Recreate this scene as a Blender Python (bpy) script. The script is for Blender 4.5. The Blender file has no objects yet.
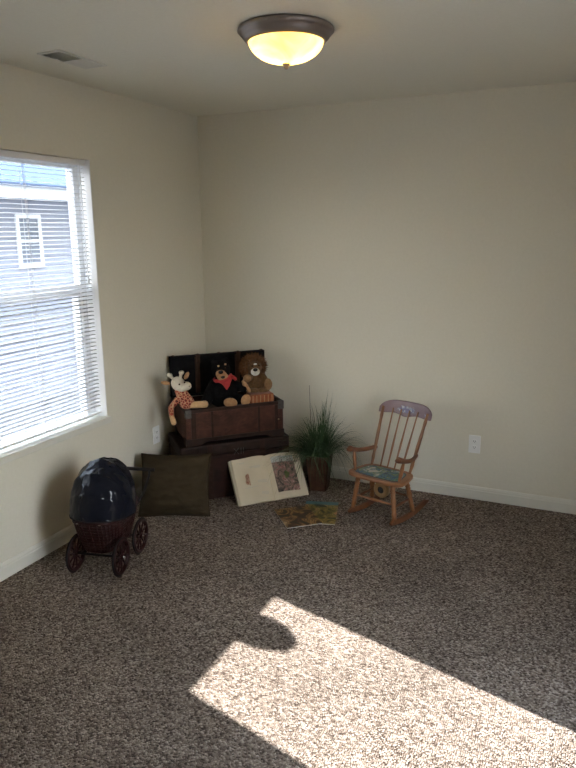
import bpy, bmesh, math, random
from mathutils import Vector, Matrix, noise
from math import sin, cos, pi, radians as R
random.seed(7)
sc = bpy.context.scene
C = sc.collection
V = Vector

# ------------------------------------------------------------------ materials
def new_mat(name):
    m = bpy.data.materials.new(name); m.use_nodes = True
    nt = m.node_tree; return m, nt, nt.nodes['Principled BSDF']
def N(nt, t, **kw):
    n = nt.nodes.new(t)
    for k, v in kw.items():
        if k in n.inputs: n.inputs[k].default_value = v
        else: setattr(n, k, v)
    return n
def ramp(nt, stops, interp='LINEAR'):
    r = nt.nodes.new('ShaderNodeValToRGB'); r.color_ramp.interpolation = interp
    e = r.color_ramp.elements
    e[0].position, e[0].color = stops[0][0], (*stops[0][1], 1)
    e[1].position, e[1].color = stops[-1][0], (*stops[-1][1], 1)
    for p, c in stops[1:-1]:
        x = e.new(p); x.color = (*c, 1)
    return r
def coords(nt, scale=(1, 1, 1), rot=(0, 0, 0), kind='Object'):
    tc = nt.nodes.new('ShaderNodeTexCoord'); mp = nt.nodes.new('ShaderNodeMapping')
    mp.inputs['Scale'].default_value = scale; mp.inputs['Rotation'].default_value = rot
    nt.links.new(tc.outputs[kind], mp.inputs[0]); return mp.outputs[0]
def bump(nt, b, height, strength=.3, dist=.002):
    n = N(nt, 'ShaderNodeBump', Strength=strength, Distance=dist)
    nt.links.new(height, n.inputs['Height']); nt.links.new(n.outputs[0], b.inputs['Normal'])
def mottled(name, c1, c2, scale=20, rough=.6, stretch=(1, 1, 1), metallic=0, bstr=.2, bdist=.001, detail=4, lo=.3, hi=.7, spec=.5, coat=0, kind='Object'):
    m, nt, b = new_mat(name); co = coords(nt, stretch, kind=kind)
    n = N(nt, 'ShaderNodeTexNoise', Scale=scale, Detail=detail); nt.links.new(co, n.inputs['Vector'])
    r = ramp(nt, [(lo, c1), (hi, c2)]); nt.links.new(n.outputs['Fac'], r.inputs[0])
    nt.links.new(r.outputs[0], b.inputs['Base Color'])
    b.inputs['Roughness'].default_value = rough; b.inputs['Metallic'].default_value = metallic
    b.inputs['Specular IOR Level'].default_value = spec
    b.inputs['Coat Weight'].default_value = coat
    if bstr: bump(nt, b, n.outputs['Fac'], bstr, bdist)
    return m
M = {}
M['wall'] = mottled('wall_paint', (.675, .64, .535), (.70, .665, .56), 60, .85, bstr=.15, bdist=.0008, spec=.2)
M['ceiling'] = mottled('ceiling_paint', (.74, .715, .62), (.77, .745, .65), 90, .9, bstr=.4, bdist=.0015, spec=.15)
M['trim'] = mottled('trim_paint', (.66, .64, .56), (.68, .66, .58), 10, .45, bstr=0)
M['vinyl'] = mottled('white_vinyl', (.80, .81, .82), (.84, .85, .86), 8, .4, bstr=0)
M['slat'] = mottled('blind_slat', (.80, .79, .78), (.84, .83, .82), 8, .45, bstr=0)
M['cord'] = mottled('cord', (.75, .75, .75), (.8, .8, .8), 8, .8, bstr=0)
M['plate'] = mottled('plate_plastic', (.78, .78, .76), (.82, .82, .80), 8, .4, bstr=0)
M['slot'] = mottled('slot', (.03, .03, .03), (.05, .05, .05), 8, .6, bstr=0)
M['vent'] = mottled('vent_enamel', (.60, .59, .54), (.64, .63, .57), 8, .5, bstr=0)
M['bronze'] = mottled('brushed_bronze', (.25, .205, .18), (.27, .225, .20), 10, .42, metallic=.6, bstr=0)
def glass_pane():
    m, nt, b = new_mat('window_glass')
    b.inputs['Base Color'].default_value = (1, 1, 1, 1); b.inputs['Roughness'].default_value = 0
    b.inputs['Transmission Weight'].default_value = 1; b.inputs['IOR'].default_value = 1.0
    # thin clear pane: see-through with a faint sheen
    tr = N(nt, 'ShaderNodeBsdfTransparent'); tr.inputs[0].default_value = (.96, .97, .97, 1)
    gl = N(nt, 'ShaderNodeBsdfGlossy', Roughness=.02); mx = N(nt, 'ShaderNodeMixShader'); mx.inputs[0].default_value = .05
    nt.links.new(tr.outputs[0], mx.inputs[1]); nt.links.new(gl.outputs[0], mx.inputs[2])
    nt.links.new(mx.outputs[0], nt.nodes['Material Output'].inputs[0]); return m
M['glass'] = glass_pane()

def carpet():
    m, nt, b = new_mat('loop_carpet'); co = coords(nt)
    wob = N(nt, 'ShaderNodeTexNoise', Scale=60, Detail=3); nt.links.new(co, wob.inputs['Vector'])
    mixv = N(nt, 'ShaderNodeVectorMath', operation='MULTIPLY_ADD')
    nt.links.new(wob.outputs['Color'], mixv.inputs[0]); mixv.inputs[1].default_value = (.006, .006, .006); nt.links.new(co, mixv.inputs[2])
    vo = N(nt, 'ShaderNodeTexVoronoi', Scale=150); nt.links.new(mixv.outputs[0], vo.inputs['Vector'])
    sep = N(nt, 'ShaderNodeSeparateColor'); nt.links.new(vo.outputs['Color'], sep.inputs[0])
    r = ramp(nt, [(0, (.052, .038, .029)), (.12, (.082, .061, .048)), (.3, (.148, .113, .089)), (.7, (.250, .202, .165)), (1, (.43, .36, .30))])
    nt.links.new(sep.outputs[0], r.inputs[0])
    big = N(nt, 'ShaderNodeTexNoise', Scale=2.2, Detail=3); nt.links.new(co, big.inputs['Vector'])
    br = ramp(nt, [(.35, (.86, .86, .86)), (.65, (1.08, 1.08, 1.08))]); nt.links.new(big.outputs[0], br.inputs[0])
    mu = N(nt, 'ShaderNodeMixRGB', blend_type='MULTIPLY'); mu.inputs[0].default_value = 1
    nt.links.new(r.outputs[0], mu.inputs[1]); nt.links.new(br.outputs[0], mu.inputs[2])
    nt.links.new(mu.outputs[0], b.inputs['Base Color'])
    b.inputs['Roughness'].default_value = 1; b.inputs['Specular IOR Level'].default_value = .05
    inv = N(nt, 'ShaderNodeMath', operation='MULTIPLY'); inv.inputs[1].default_value = -1
    nt.links.new(vo.outputs['Distance'], inv.inputs[0])
    bump(nt, b, inv.outputs[0], 1.0, .009); return m
M['carpet'] = carpet()

def weave(name, c1, c2, sx=90, sz=60, rough=.55, dist=.003, squash=1):
    """basket weave / crocodile-like tile grain from the object's own coordinates"""
    m, nt, b = new_mat(name)
    tc = nt.nodes.new('ShaderNodeTexCoord')
    sep = N(nt, 'ShaderNodeSeparateXYZ'); nt.links.new(tc.outputs['Object'], sep.inputs[0])
    add = N(nt, 'ShaderNodeMath', operation='ADD'); nt.links.new(sep.outputs[0], add.inputs[0]); nt.links.new(sep.outputs[1], add.inputs[1])
    cmb = N(nt, 'ShaderNodeCombineXYZ'); nt.links.new(add.outputs[0], cmb.inputs[0]); nt.links.new(sep.outputs[2], cmb.inputs[1])
    mp = nt.nodes.new('ShaderNodeMapping'); mp.inputs['Scale'].default_value = (sx, sz, 1); nt.links.new(cmb.outputs[0], mp.inputs[0])
    br = N(nt, 'ShaderNodeTexBrick', Scale=1.0); br.inputs['Mortar Size'].default_value = .08
    br.inputs['Color1'].default_value = (*c1, 1); br.inputs['Color2'].default_value = (*c2, 1)
    br.inputs['Mortar'].default_value = tuple(x*.35 for x in c1)+(1,); br.inputs['Brick Width'].default_value = 1.0; br.inputs['Row Height'].default_value = .5
    nt.links.new(mp.outputs[0], br.inputs['Vector'])
    n = N(nt, 'ShaderNodeTexNoise', Scale=14, Detail=4); nt.links.new(tc.outputs['Object'], n.inputs['Vector'])
    r = ramp(nt, [(.3, (.6, .6, .6)), (.7, (1.35, 1.3, 1.25))]); nt.links.new(n.outputs[0], r.inputs[0])
    mu = N(nt, 'ShaderNodeMixRGB', blend_type='MULTIPLY'); mu.inputs[0].default_value = 1
    nt.links.new(br.outputs[0], mu.inputs[1]); nt.links.new(r.outputs[0], mu.inputs[2]); nt.links.new(mu.outputs[0], b.inputs['Base Color'])
    inv = N(nt, 'ShaderNodeMath', operation='SUBTRACT'); inv.inputs[0].default_value = 1; nt.links.new(br.outputs['Fac'], inv.inputs[1])
    b.inputs['Roughness'].default_value = rough; b.inputs['Specular IOR Level'].default_value = .2
    bump(nt, b, inv.outputs[0], .7, dist); return m
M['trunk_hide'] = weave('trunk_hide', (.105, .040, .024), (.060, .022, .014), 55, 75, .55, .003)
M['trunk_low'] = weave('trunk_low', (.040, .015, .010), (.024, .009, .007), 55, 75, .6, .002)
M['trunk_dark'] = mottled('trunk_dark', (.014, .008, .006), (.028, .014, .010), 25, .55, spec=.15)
M['strap'] = mottled('strap_leather', (.040, .020, .013), (.065, .032, .020), 30, .55, spec=.2)
M['strap_dk'] = mottled('strap_dark', (.022, .010, .007), (.036, .017, .011), 30, .55, spec=.15)
M['lining'] = mottled('lid_lining', (.006, .006, .008), (.012, .011, .012), 30, .9, spec=.1)
M['aged_metal'] = mottled('aged_metal', (.05, .045, .042), (.10, .09, .08), 60, .45, metallic=.7)
M['brass_dot'] = mottled('brass_stud', (.35, .25, .12), (.45, .33, .17), 60, .35, metallic=.8)
M['numeral'] = mottled('worn_paint', (.075, .075, .073), (.12, .12, .115), 80, .7)
M['cloth_dark'] = mottled('dark_cloth', (.02, .015, .012), (.035, .026, .02), 25, .95)
M['pillow'] = mottled('olive_brown_suede', (.034, .024, .013), (.052, .038, .021), 9, .9, (1, 1, 2.5), bstr=.9, bdist=.02, spec=.15)
M['maple'] = mottled('honey_maple', (.20, .085, .034), (.29, .13, .055), 14, .4, (1, 1, .2), coat=.1, spec=.35)
M['maple_dk'] = mottled('rocker_wood', (.13, .050, .022), (.20, .080, .036), 14, .45, (1, 1, .3), coat=.05, spec=.3)
M['maple_pale'] = mottled('pale_wood', (.34, .20, .085), (.42, .26, .12), 14, .45)
M['hood'] = mottled('black_vinyl', (.004, .005, .009), (.008, .009, .015), 9, .15, bstr=.6, bdist=.010, detail=3, spec=.20)
M['wicker'] = mottled('red_brown_wicker', (.016, .003, .003), (.032, .006, .005), 60, .45, bstr=.4, spec=.25)
M['wicker_in'] = mottled('wicker_dark', (.015, .006, .005), (.03, .010, .008), 60, .6)
M['wheel'] = mottled('dark_red_wood', (.016, .004, .004), (.028, .007, .006), 30, .5, spec=.15)
M['tyre'] = mottled('rubber', (.008, .006, .006), (.014, .011, .011), 30, .6, spec=.12)
M['chrome'] = mottled('chrome', (.6, .6, .6), (.7, .7, .7), 30, .15, metallic=1, bstr=0)
M['pot'] = weave('brown_basket', (.085, .036, .020), (.055, .023, .014), 70, 80, .6, .003)
M['soil'] = mottled('soil', (.02, .015, .01), (.05, .035, .025), 80, 1, bstr=1, bdist=.01)
M['grass'] = mottled('grass_blade', (.014, .040, .012), (.050, .095, .032), 9, .5, bstr=0)
M['stalk'] = mottled('stalk', (.03, .03, .015), (.05, .045, .02), 9, .6, bstr=0)
M['page'] = mottled('paper', (.52, .44, .31), (.58, .50, .36), 6, .8, bstr=0)
M['page_edge'] = mottled('page_edges', (.50, .43, .29), (.62, .55, .40), 300, .8, (1, 1, 1), bstr=.2)
M['cover'] = mottled('book_cloth', (.14, .12, .07), (.2, .17, .1), 40, .7)
M['ink'] = mottled('grey_ink', (.36, .35, .30), (.48, .46, .38), 200, .9, bstr=0)
M['red_ink'] = mottled('red_vignette', (.32, .12, .07), (.50, .36, .24), 160, .9, bstr=0, lo=.4, hi=.6)

def picture(name, stops, scale=14, detail=2.5):
    m, nt, b = new_mat(name); co = coords(nt)
    v = N(nt, 'ShaderNodeTexNoise', Scale=scale, Detail=detail, Roughness=.6, Distortion=1.2); nt.links.new(co, v.inputs['Vector'])
    r = ramp(nt, stops); nt.links.new(v.outputs['Fac'], r.inputs[0])
    nt.links.new(r.outputs[0], b.inputs['Base Color']); b.inputs['Roughness'].default_value = .35; return m
M['illus'] = picture('woodland_plate', [(.30, (.02, .015, .012)), (.42, (.10, .07, .05)), (.47, (.26, .17, .13)), (.50, (.05, .035, .028)), (.54, (.34, .24, .19)), (.59, (.20, .05, .05)), (.68, (.45, .36, .30))], 24)
M['illus_sky'] = picture('pale_sky', [(.3, (.30, .32, .30)), (.7, (.48, .50, .47))], 20)
M['illus_green'] = picture('green_patch', [(.3, (.05, .08, .02)), (.7, (.12, .14, .04))], 40)
M['mag_a'] = picture('ochre_scene', [(.38, (.012, .008, .006)), (.45, (.06, .022, .012)), (.49, (.34, .20, .07)), (.52, (.05, .02, .012)), (.56, (.48, .31, .13)), (.62, (.10, .04, .02)), (.68, (.5, .36, .2))], 9)
M['mag_b'] = picture('meadow_scene', [(.36, (.012, .016, .010)), (.44, (.10, .085, .015)), (.49, (.30, .21, .05)), (.52, (.035, .045, .02)), (.555, (.46, .33, .11)), (.60, (.07, .10, .06)), (.65, (.48, .24, .12))], 12)
M['mag_teal'] = picture('teal_strip', [(.3, (.035, .11, .12)), (.7, (.08, .19, .19))], 12)
M['mag_paper'] = mottled('magazine_paper', (.5, .48, .42), (.58, .56, .5), 50, .6, bstr=0)
def crest_mat():
    m, nt, b = new_mat('mauve_painted_wood'); tc = nt.nodes.new('ShaderNodeTexCoord')
    n1 = N(nt, 'ShaderNodeTexNoise', Scale=9, Detail=3); nt.links.new(tc.outputs['Object'], n1.inputs['Vector'])
    r1 = ramp(nt, [(.35, (.155, .095, .110)), (.65, (.235, .155, .170))]); nt.links.new(n1.outputs[0], r1.inputs[0])
    n2 = N(nt, 'ShaderNodeTexVoronoi', Scale=110); nt.links.new(tc.outputs['Object'], n2.inputs['Vector'])
    sp = N(nt, 'ShaderNodeSeparateColor'); nt.links.new(n2.outputs['Color'], sp.inputs[0])
    r2_ = ramp(nt, [(0, (.13, .11, .20)), (.35, (.16, .16, .27)), (.6, (.24, .26, .30)), (.8, (.46, .46, .46)), (1, (.12, .16, .12))], 'CONSTANT'); nt.links.new(sp.outputs[0], r2_.inputs[0])
    def blob(cx_, zc_, ax, az):
        mp = nt.nodes.new('ShaderNodeMapping'); mp.inputs['Location'].default_value = (-cx_/ax, 0, -zc_/az); mp.inputs['Scale'].default_value = (1/ax, 0, 1/az)
        nt.links.new(tc.outputs['Object'], mp.inputs[0]); ln_ = N(nt, 'ShaderNodeVectorMath', operation='LENGTH'); nt.links.new(mp.outputs[0], ln_.inputs[0]); return ln_.outputs['Value']
    mn_ = N(nt, 'ShaderNodeMath', operation='MINIMUM'); nt.links.new(blob(0, .606, .068, .021), mn_.inputs[0]); nt.links.new(blob(.148, .592, .016, .014), mn_.inputs[1])
    n3 = N(nt, 'ShaderNodeTexNoise', Scale=75, Detail=2); nt.links.new(tc.outputs['Object'], n3.inputs['Vector'])
    ad = N(nt, 'ShaderNodeMath', operation='MULTIPLY_ADD'); nt.links.new(n3.outputs[0], ad.inputs[0]); ad.inputs[1].default_value = 1.6; nt.links.new(mn_.outputs[0], ad.inputs[2])
    r3 = ramp(nt, [(.84, (1, 1, 1)), (.88, (0, 0, 0))]); sc_ = N(nt, 'ShaderNodeMath', operation='MULTIPLY'); sc_.inputs[1].default_value = .5
    nt.links.new(ad.outputs[0], sc_.inputs[0]); nt.links.new(sc_.outputs[0], r3.inputs[0])
    mx = N(nt, 'ShaderNodeMixRGB'); nt.links.new(r3.outputs[0], mx.inputs[0]); nt.links.new(r1.outputs[0], mx.inputs[1]); nt.links.new(r2_.outputs[0], mx.inputs[2])
    nt.links.new(mx.outputs[0], b.inputs['Base Color']); b.inputs['Roughness'].default_value = .4; return m
M['crest'] = crest_mat()
M['seat_paint'] = picture('painted_seat', [(.34, (.012, .03, .07)), (.43, (.05, .17, .25)), (.48, (.04, .09, .04)), (.52, (.24, .30, .10)), (.56, (.06, .16, .26)), (.62, (.50, .48, .40))], 16)
M['seat_ring'] = mottled('dark_blue_ring', (.012, .02, .03), (.02, .03, .05), 20, .4, bstr=0)
def plush(name, c1, c2, scale=70):
    m = mottled(name, c1, c2, scale, .95, bstr=.7, bdist=.004, spec=.1)
    m.node_tree.nodes['Principled BSDF'].inputs['Sheen Weight'].default_value = .15; return m
M['bear'] = plush('black_plush', (.003, .003, .004), (.008, .0075, .0075)); M['bear'].node_tree.nodes['Principled BSDF'].inputs['Sheen Weight'].default_value = 0
M['tan'] = plush('tan_plush', (.30, .16, .075), (.42, .24, .12))
M['lion'] = plush('brown_plush', (.10, .055, .024), (.16, .085, .038))
M['lion_pale'] = plush('light_brown_plush', (.22, .12, .055), (.30, .17, .08))
M['mane'] = plush('mane_plush', (.10, .045, .017), (.20, .09, .035), 40)
M['cream'] = plush('cream_plush', (.52, .46, .36), (.62, .56, .45))
M['muzzle'] = plush('white_plush', (.60, .58, .52), (.70, .68, .62))
M['peach'] = plush('peach_plush', (.48, .30, .15), (.58, .38, .2))
M['orange'] = plush('rust_orange_cloth', (.24, .075, .035), (.33, .12, .058), 25)
M['red'] = mottled('red_bandana', (.34, .018, .022), (.44, .035, .035), 60, .8)
M['nose'] = mottled('black_nose', (.008, .008, .008), (.012, .012, .012), 10, .25, bstr=0)
M['eye'] = mottled('eye_plastic', (.03, .015, .01), (.04, .02, .012), 10, .1, bstr=0)
def spots():
    m, nt, b = new_mat('spotted_plush'); co = coords(nt)
    v = N(nt, 'ShaderNodeTexVoronoi', Scale=62, feature='DISTANCE_TO_EDGE'); nt.links.new(co, v.inputs['Vector'])
    r = ramp(nt, [(.03, (.46, .30, .18)), (.11, (.32, .05, .025)), (.25, (.24, .028, .018)), (.32, (.07, .02, .015))]); nt.links.new(v.outputs['Distance'], r.inputs[0])
    nt.links.new(r.outputs[0], b.inputs['Base Color']); b.inputs['Roughness'].default_value = .95
    bump(nt, b, v.outputs['Distance'], .4, .002); return m
M['spots'] = spots()
def alabaster():
    m, nt, b = new_mat('alabaster_glass'); nt.nodes.remove(b); co = coords(nt)
    n = N(nt, 'ShaderNodeTexNoise', Scale=9, Detail=3, Distortion=1.0); nt.links.new(co, n.inputs['Vector'])
    r = ramp(nt, [(.3, (1.0, .60, .14)), (.7, (1.0, .80, .30))]); nt.links.new(n.outputs[0], r.inputs[0])
    t = N(nt, 'ShaderNodeBsdfTranslucent'); e = N(nt, 'ShaderNodeEmission', Strength=GLOW); g = N(nt, 'ShaderNodeBsdfGlossy', Roughness=.15)
    nt.links.new(r.outputs[0], t.inputs[0]); nt.links.new(r.outputs[0], e.inputs[0])
    a = N(nt, 'ShaderNodeAddShader'); nt.links.new(t.outputs[0], a.inputs[0]); nt.links.new(e.outputs[0], a.inputs[1])
    mx = N(nt, 'ShaderNodeMixShader'); mx.inputs[0].default_value = .05
    nt.links.new(a.outputs[0], mx.inputs[1]); nt.links.new(g.outputs[0], mx.inputs[2])
    nt.links.new(mx.outputs[0], nt.nodes['Material Output'].inputs[0]); return m
GLOW = 0.22; BULB = 15
M['alabaster'] = alabaster()
def emis(name, col, s):
    m, nt, b = new_mat(name); nt.nodes.remove(b); e = N(nt, 'ShaderNodeEmission', Strength=s); e.inputs[0].default_value = (*col, 1)
    nt.links.new(e.outputs[0], nt.nodes['Material Output'].inputs[0]); return m
M['bulb'] = emis('lit_bulb', (1, .82, .5), BULB)
def siding():
    m, nt, b = new_mat('lap_siding'); 
    b.inputs['Base Color'].default_value = (.27, .285, .345, 1); b.inputs['Roughness'].default_value = .7; return m
M['siding'] = siding()
M['shingle'] = mottled('blue_grey_shingles', (.060, .088, .150), (.090, .120, .185), 8, .9, (1, 6, 6))
M['ext_glass'] = mottled('dark_pane', (.12, .14, .18), (.18, .20, .25), 2, .1, bstr=0)
M['ext_trim'] = mottled('exterior_white', (.70, .72, .76), (.74, .76, .80), 4, .6, bstr=0)
M['lawn'] = mottled('dry_lawn', (.13, .125, .13), (.18, .175, .18), 3, 1, bstr=0)
M['leafy'] = mottled('caster_leaves', (.03, .08, .02), (.08, .16, .05), 20, .7)

# ------------------------------------------------------------------ mesh builder
class MB:
    def __init__(s): s.bm = bmesh.new()
    def _add(s, verts, faces, smooth, mx=None):
        vs = [s.bm.verts.new((mx @ V(v)) if mx else V(v)) for v in verts]
        for f in faces:
            try: fc = s.bm.faces.new([vs[i] for i in f]); fc.smooth = smooth
            except ValueError: pass
        return vs
    def box(s, a, b, mx=None, bev=0):
        x0, y0, z0 = a; x1, y1, z1 = b
        vs = s._add([(x0,y0,z0),(x1,y0,z0),(x1,y1,z0),(x0,y1,z0),(x0,y0,z1),(x1,y0,z1),(x1,y1,z1),(x0,y1,z1)],
                    [(0,3,2,1),(4,5,6,7),(0,1,5,4),(1,2,6,5),(2,3,7,6),(3,0,4,7)], False, mx)
        if bev:
            es = list({e for v in vs for e in v.link_edges})
            bmesh.ops.bevel(s.bm, geom=es, offset=bev, segments=2, affect='EDGES', profile=.5)
        return s
    def tube(s, pts, rad, seg=10, cap=True, sq=None, mx=None):
        pts = [V(p) for p in pts]; n = len(pts)
        if not hasattr(rad, '__len__'): rad = [rad]*n
        T = [(pts[min(i+1, n-1)]-pts[max(i-1, 0)]).normalized() for i in range(n)]
        up = V((0, 0, 1)) if abs(T[0].z) < .9 else V((1, 0, 0))
        a = T[0].cross(up).normalized(); verts = []
        for i in range(n):
            a = (a - T[i]*a.dot(T[i])).normalized(); b = T[i].cross(a)
            for k in range(seg):
                t = 2*pi*k/seg; sy = sq if sq else 1
                verts.append(pts[i]+(a*cos(t)+b*sin(t)*sy)*rad[i])
        faces = [(i*seg+k, i*seg+(k+1) % seg, (i+1)*seg+(k+1) % seg, (i+1)*seg+k) for i in range(n-1) for k in range(seg)]
        if cap: faces += [tuple(range(seg))[::-1], tuple((n-1)*seg+k for k in range(seg))]
        s._add(verts, faces, True, mx); return s
    def lathe(s, prof, seg=32, mx=None, cap=True):
        verts = []; n = len(prof)
        for r, z in prof:
            for k in range(seg): verts.append((max(r, 1e-4)*cos(2*pi*k/seg), max(r, 1e-4)*sin(2*pi*k/seg), z))
        faces = [(i*seg+k, i*seg+(k+1) % seg, (i+1)*seg+(k+1) % seg, (i+1)*seg+k) for i in range(n-1) for k in range(seg)]
        if cap: faces += [tuple(range(seg))[::-1], tuple((n-1)*seg+k for k in range(seg))]
        s._add(verts, faces, True, mx); return s
    def ball(s, c, r, rot=None, seg=18, rings=12):
        r = r if hasattr(r, '__len__') else (r, r, r)
        mx = Matrix.Translation(V(c)) @ (rot if rot else Matrix()) @ Matrix.Diagonal((*r, 1))
        pr = [(sin(pi*i/rings), -cos(pi*i/rings)) for i in range(rings+1)]
        return s.lathe(pr, seg, mx, cap=True)
    def prism(s, outline, h, mx=None, bev=0, smooth=False):
        """outline in local xy, extruded 0..h in z"""
        n = len(outline)
        vs = s._add([(x, y, 0) for x, y in outline]+[(x, y, h) for x, y in outline],
               [tuple(range(n))[::-1], tuple(range(n, 2*n))]+[(i, (i+1) % n, n+(i+1) % n, n+i) for i in range(n)], smooth, mx)
        return s
    def grid(s, f, nu, nv, mx=None, smooth=True):
        verts = [f(i/nu, j/nv) for j in range(nv+1) for i in range(nu+1)]
        faces = [(j*(nu+1)+i, j*(nu+1)+i+1, (j+1)*(nu+1)+i+1, (j+1)*(nu+1)+i) for j in range(nv) for i in range(nu)]
        s._add(verts, faces, smooth, mx); return s
    def spikes(s, c, r, n, ln, rot=None, w=.0016, droop=0):
        """short pile: thin tufts standing on an ellipsoid"""
        r = r if hasattr(r, '__len__') else (r, r, r)
        rm = (rot if rot else Matrix()).to_3x3()
        for _ in range(n):
            z = random.uniform(-1, 1); t = random.uniform(0, 2*pi); q = math.sqrt(1-z*z)
            d = V((q*cos(t), q*sin(t), z)); p = V(c)+rm @ V((d.x*r[0], d.y*r[1], d.z*r[2]))
            nn = (rm @ V((d.x/r[0], d.y/r[1], d.z/r[2]))).normalized()
            e = (nn+V((random.uniform(-.5, .5), random.uniform(-.5, .5), random.uniform(-.5, .3)-droop))).normalized()
            side = e.cross(V((random.random(), random.random(), random.random()))).normalized()*w
            L = ln*random.uniform(.6, 1.2); f2 = e.cross(side).normalized()*w
            s._add([p-side-nn*.002, p+side-nn*.002, p+f2-nn*.002, p+e*L], [(0, 1, 3), (1, 2, 3), (2, 0, 3)], False)
        return s
    def build(s, name, mat, parent=None, label=None, remesh=0, bevel=0, subsurf=0, solid=0):
        bmesh.ops.recalc_face_normals(s.bm, faces=s.bm.faces)
        me = bpy.data.meshes.new(name); s.bm.to_mesh(me); s.bm.free()
        me.materials.append(M[mat] if isinstance(mat, str) else mat)
        o = bpy.data.objects.new(name, me); C.objects.link(o)
        if parent: o.parent = parent
        if label: o['label'] = label
        if remesh:
            m = o.modifiers.new('r', 'REMESH'); m.mode = 'VOXEL'; m.voxel_size = remesh; m.use_smooth_shade = True
            m = o.modifiers.new('s', 'SMOOTH'); m.iterations = 6; m.factor = .5
        if solid:
            m = o.modifiers.new('t', 'SOLIDIFY'); m.thickness = solid; m.offset = 0
        if bevel:
            m = o.modifiers.new('b', 'BEVEL'); m.width = bevel; m.segments = 2; m.limit_method = 'ANGLE'; m.angle_limit = R(40)
        if subsurf:
            m = o.modifiers.new('u', 'SUBSURF'); m.levels = subsurf; m.render_levels = subsurf
        return o
def tag(o, label=None, cat=None, group=None, kind=None):
    if label: o['label'] = label
    if cat: o['category'] = cat
    if group: o['group'] = group
    if kind: o['kind'] = kind
    return o
def empty(name, loc, rz=0, label=None, cat=None, group=None):
    o = bpy.data.objects.new(name, None); C.objects.link(o); o.location = loc; o.rotation_euler = (0, 0, rz)
    o.empty_display_size = .05
    return tag(o, label, cat, group)
def struct(o, label=None): return tag(o, label, kind='structure')
def dup(o, parent=None):
    c = o.copy(); C.objects.link(c)
    if parent is not None: c.parent = parent
    for ch in list(o.children): dup(ch, c)
    return c
def arc(c, r, a0, a1, n, plane='xz'):
    out = []
    for i in range(n+1):
        a = a0+(a1-a0)*i/n
        out.append((c[0]+r*cos(a), c[1], c[2]+r*sin(a)) if plane == 'xz' else (c[0]+r*cos(a), c[1]+r*sin(a), c[2]))
    return out

# ------------------------------------------------------------------ camera (solved from the photograph's lines)
cx, cy, cz, yaw, pitch, roll, fpx = 2.5811, -4.1539, 1.675, .4334, -.223, -.0095, 673.87
fw = V((-sin(yaw)*cos(pitch), cos(yaw)*cos(pitch), sin(pitch))); rt = V((cos(yaw), sin(yaw), 0)); up = rt.cross(fw)
r2 = rt*cos(roll)+up*sin(roll); u2 = -rt*sin(roll)+up*cos(roll)
cam = bpy.data.cameras.new('camera'); co = bpy.data.objects.new('camera', cam); C.objects.link(co)
mw = Matrix((r2, u2, -fw)).transposed().to_4x4(); mw.translation = V((cx, cy, cz)); co.matrix_world = mw
cam.sensor_fit = 'VERTICAL'; cam.sensor_height = 24; cam.lens = fpx/768*24; cam.clip_start = .02
sc.camera = co

# ------------------------------------------------------------------ room
RX, FY, H, T, WT = 3.30, -4.95, 2.44, .14, 2.9   # right wall x, front wall y, ceiling, wall thickness, outer wall top
LW = (-2.33, -1.1153, .60, 2.062)                # left window y0,y1,z0,z1
RW = (-2.955, -2.125, .62, 2.12)                 # right window
FW = (1.4, 2.6, .60, 2.06)                        # window behind the camera (x0,x1,z0,z1)
m = MB(); m.box((-T, FY-T, -.12), (RX+T, T, 0)); fl = struct(m.build('floor', 'carpet'), 'speckled brown and beige loop-pile carpet')
m = MB(); m.box((0, FY, H), (RX, 0, H+.12)); struct(m.build('ceiling', 'ceiling'))
m = MB(); m.box((-T, 0, 0), (RX+T, T, WT)); struct(m.build('wall_back', 'wall'))
def wall_holed(name, horiz, p0, p1, s0, s1, hole):
    h0, h1, z0, z1 = hole; m = MB()
    def bx(a0, a1, c0, c1):
        if horiz == 'y': m.box((p0, a0, c0), (p1, a1, c1))
        else: m.box((a0, p0, c0), (a1, p1, c1))
    bx(s0, h0, 0, WT); bx(h1, s1, 0, WT); bx(h0, h1, 0, z0); bx(h0, h1, z1, WT)
    return struct(m.build(name, 'wall'))
wall_holed('wall_left', 'y', -T, 0, FY, 0, LW)
wall_holed('wall_right', 'y', RX, RX+T, FY, 0, RW)
m = MB(); m.box((-T, FY-T, 0), (RX+T, FY, WT)); struct(m.build('wall_front', 'wall'))
m = MB(); m.box((-T, FY-T-2, WT), (RX+T, T, 7.0)); m.box((-T, T+.001, 0), (RX+T, 9, 7.0)); struct(m.build('wall_sun_block', 'wall'), 'unseen upper and rear blocks added to shade the house next door')  # unseen bulk added to keep direct sun off the neighboring house
def baseboard(name, ax, a0, a1, pos, sgn):
    prof = [(0, 0), (.013, 0), (.013, .058), (.010, .064), (.010, .070), (.006, .080), (.004, .084), (0, .084)]
    m = MB()
    vs = []
    for a in (a0, a1):
        for d, z in prof: vs.append((pos+sgn*d, a, z) if ax == 'y' else (a, pos+sgn*d, z))
    n = len(prof)
    m._add(vs, [tuple(range(n)), tuple(range(n, 2*n))]+[(i, (i+1) % n, n+(i+1) % n, n+i) for i in range(n)], False)
    struct(m.build(name, 'trim'))
baseboard('baseboard_left', 'y', FY, 0, 0, 1); baseboard('baseboard_back', 'x', .013, RX-.013, 0, -1)
baseboard('baseboard_right', 'y', FY, 0, RX, -1); baseboard('baseboard_front', 'x', .013, RX-.013, FY, 1)

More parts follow.
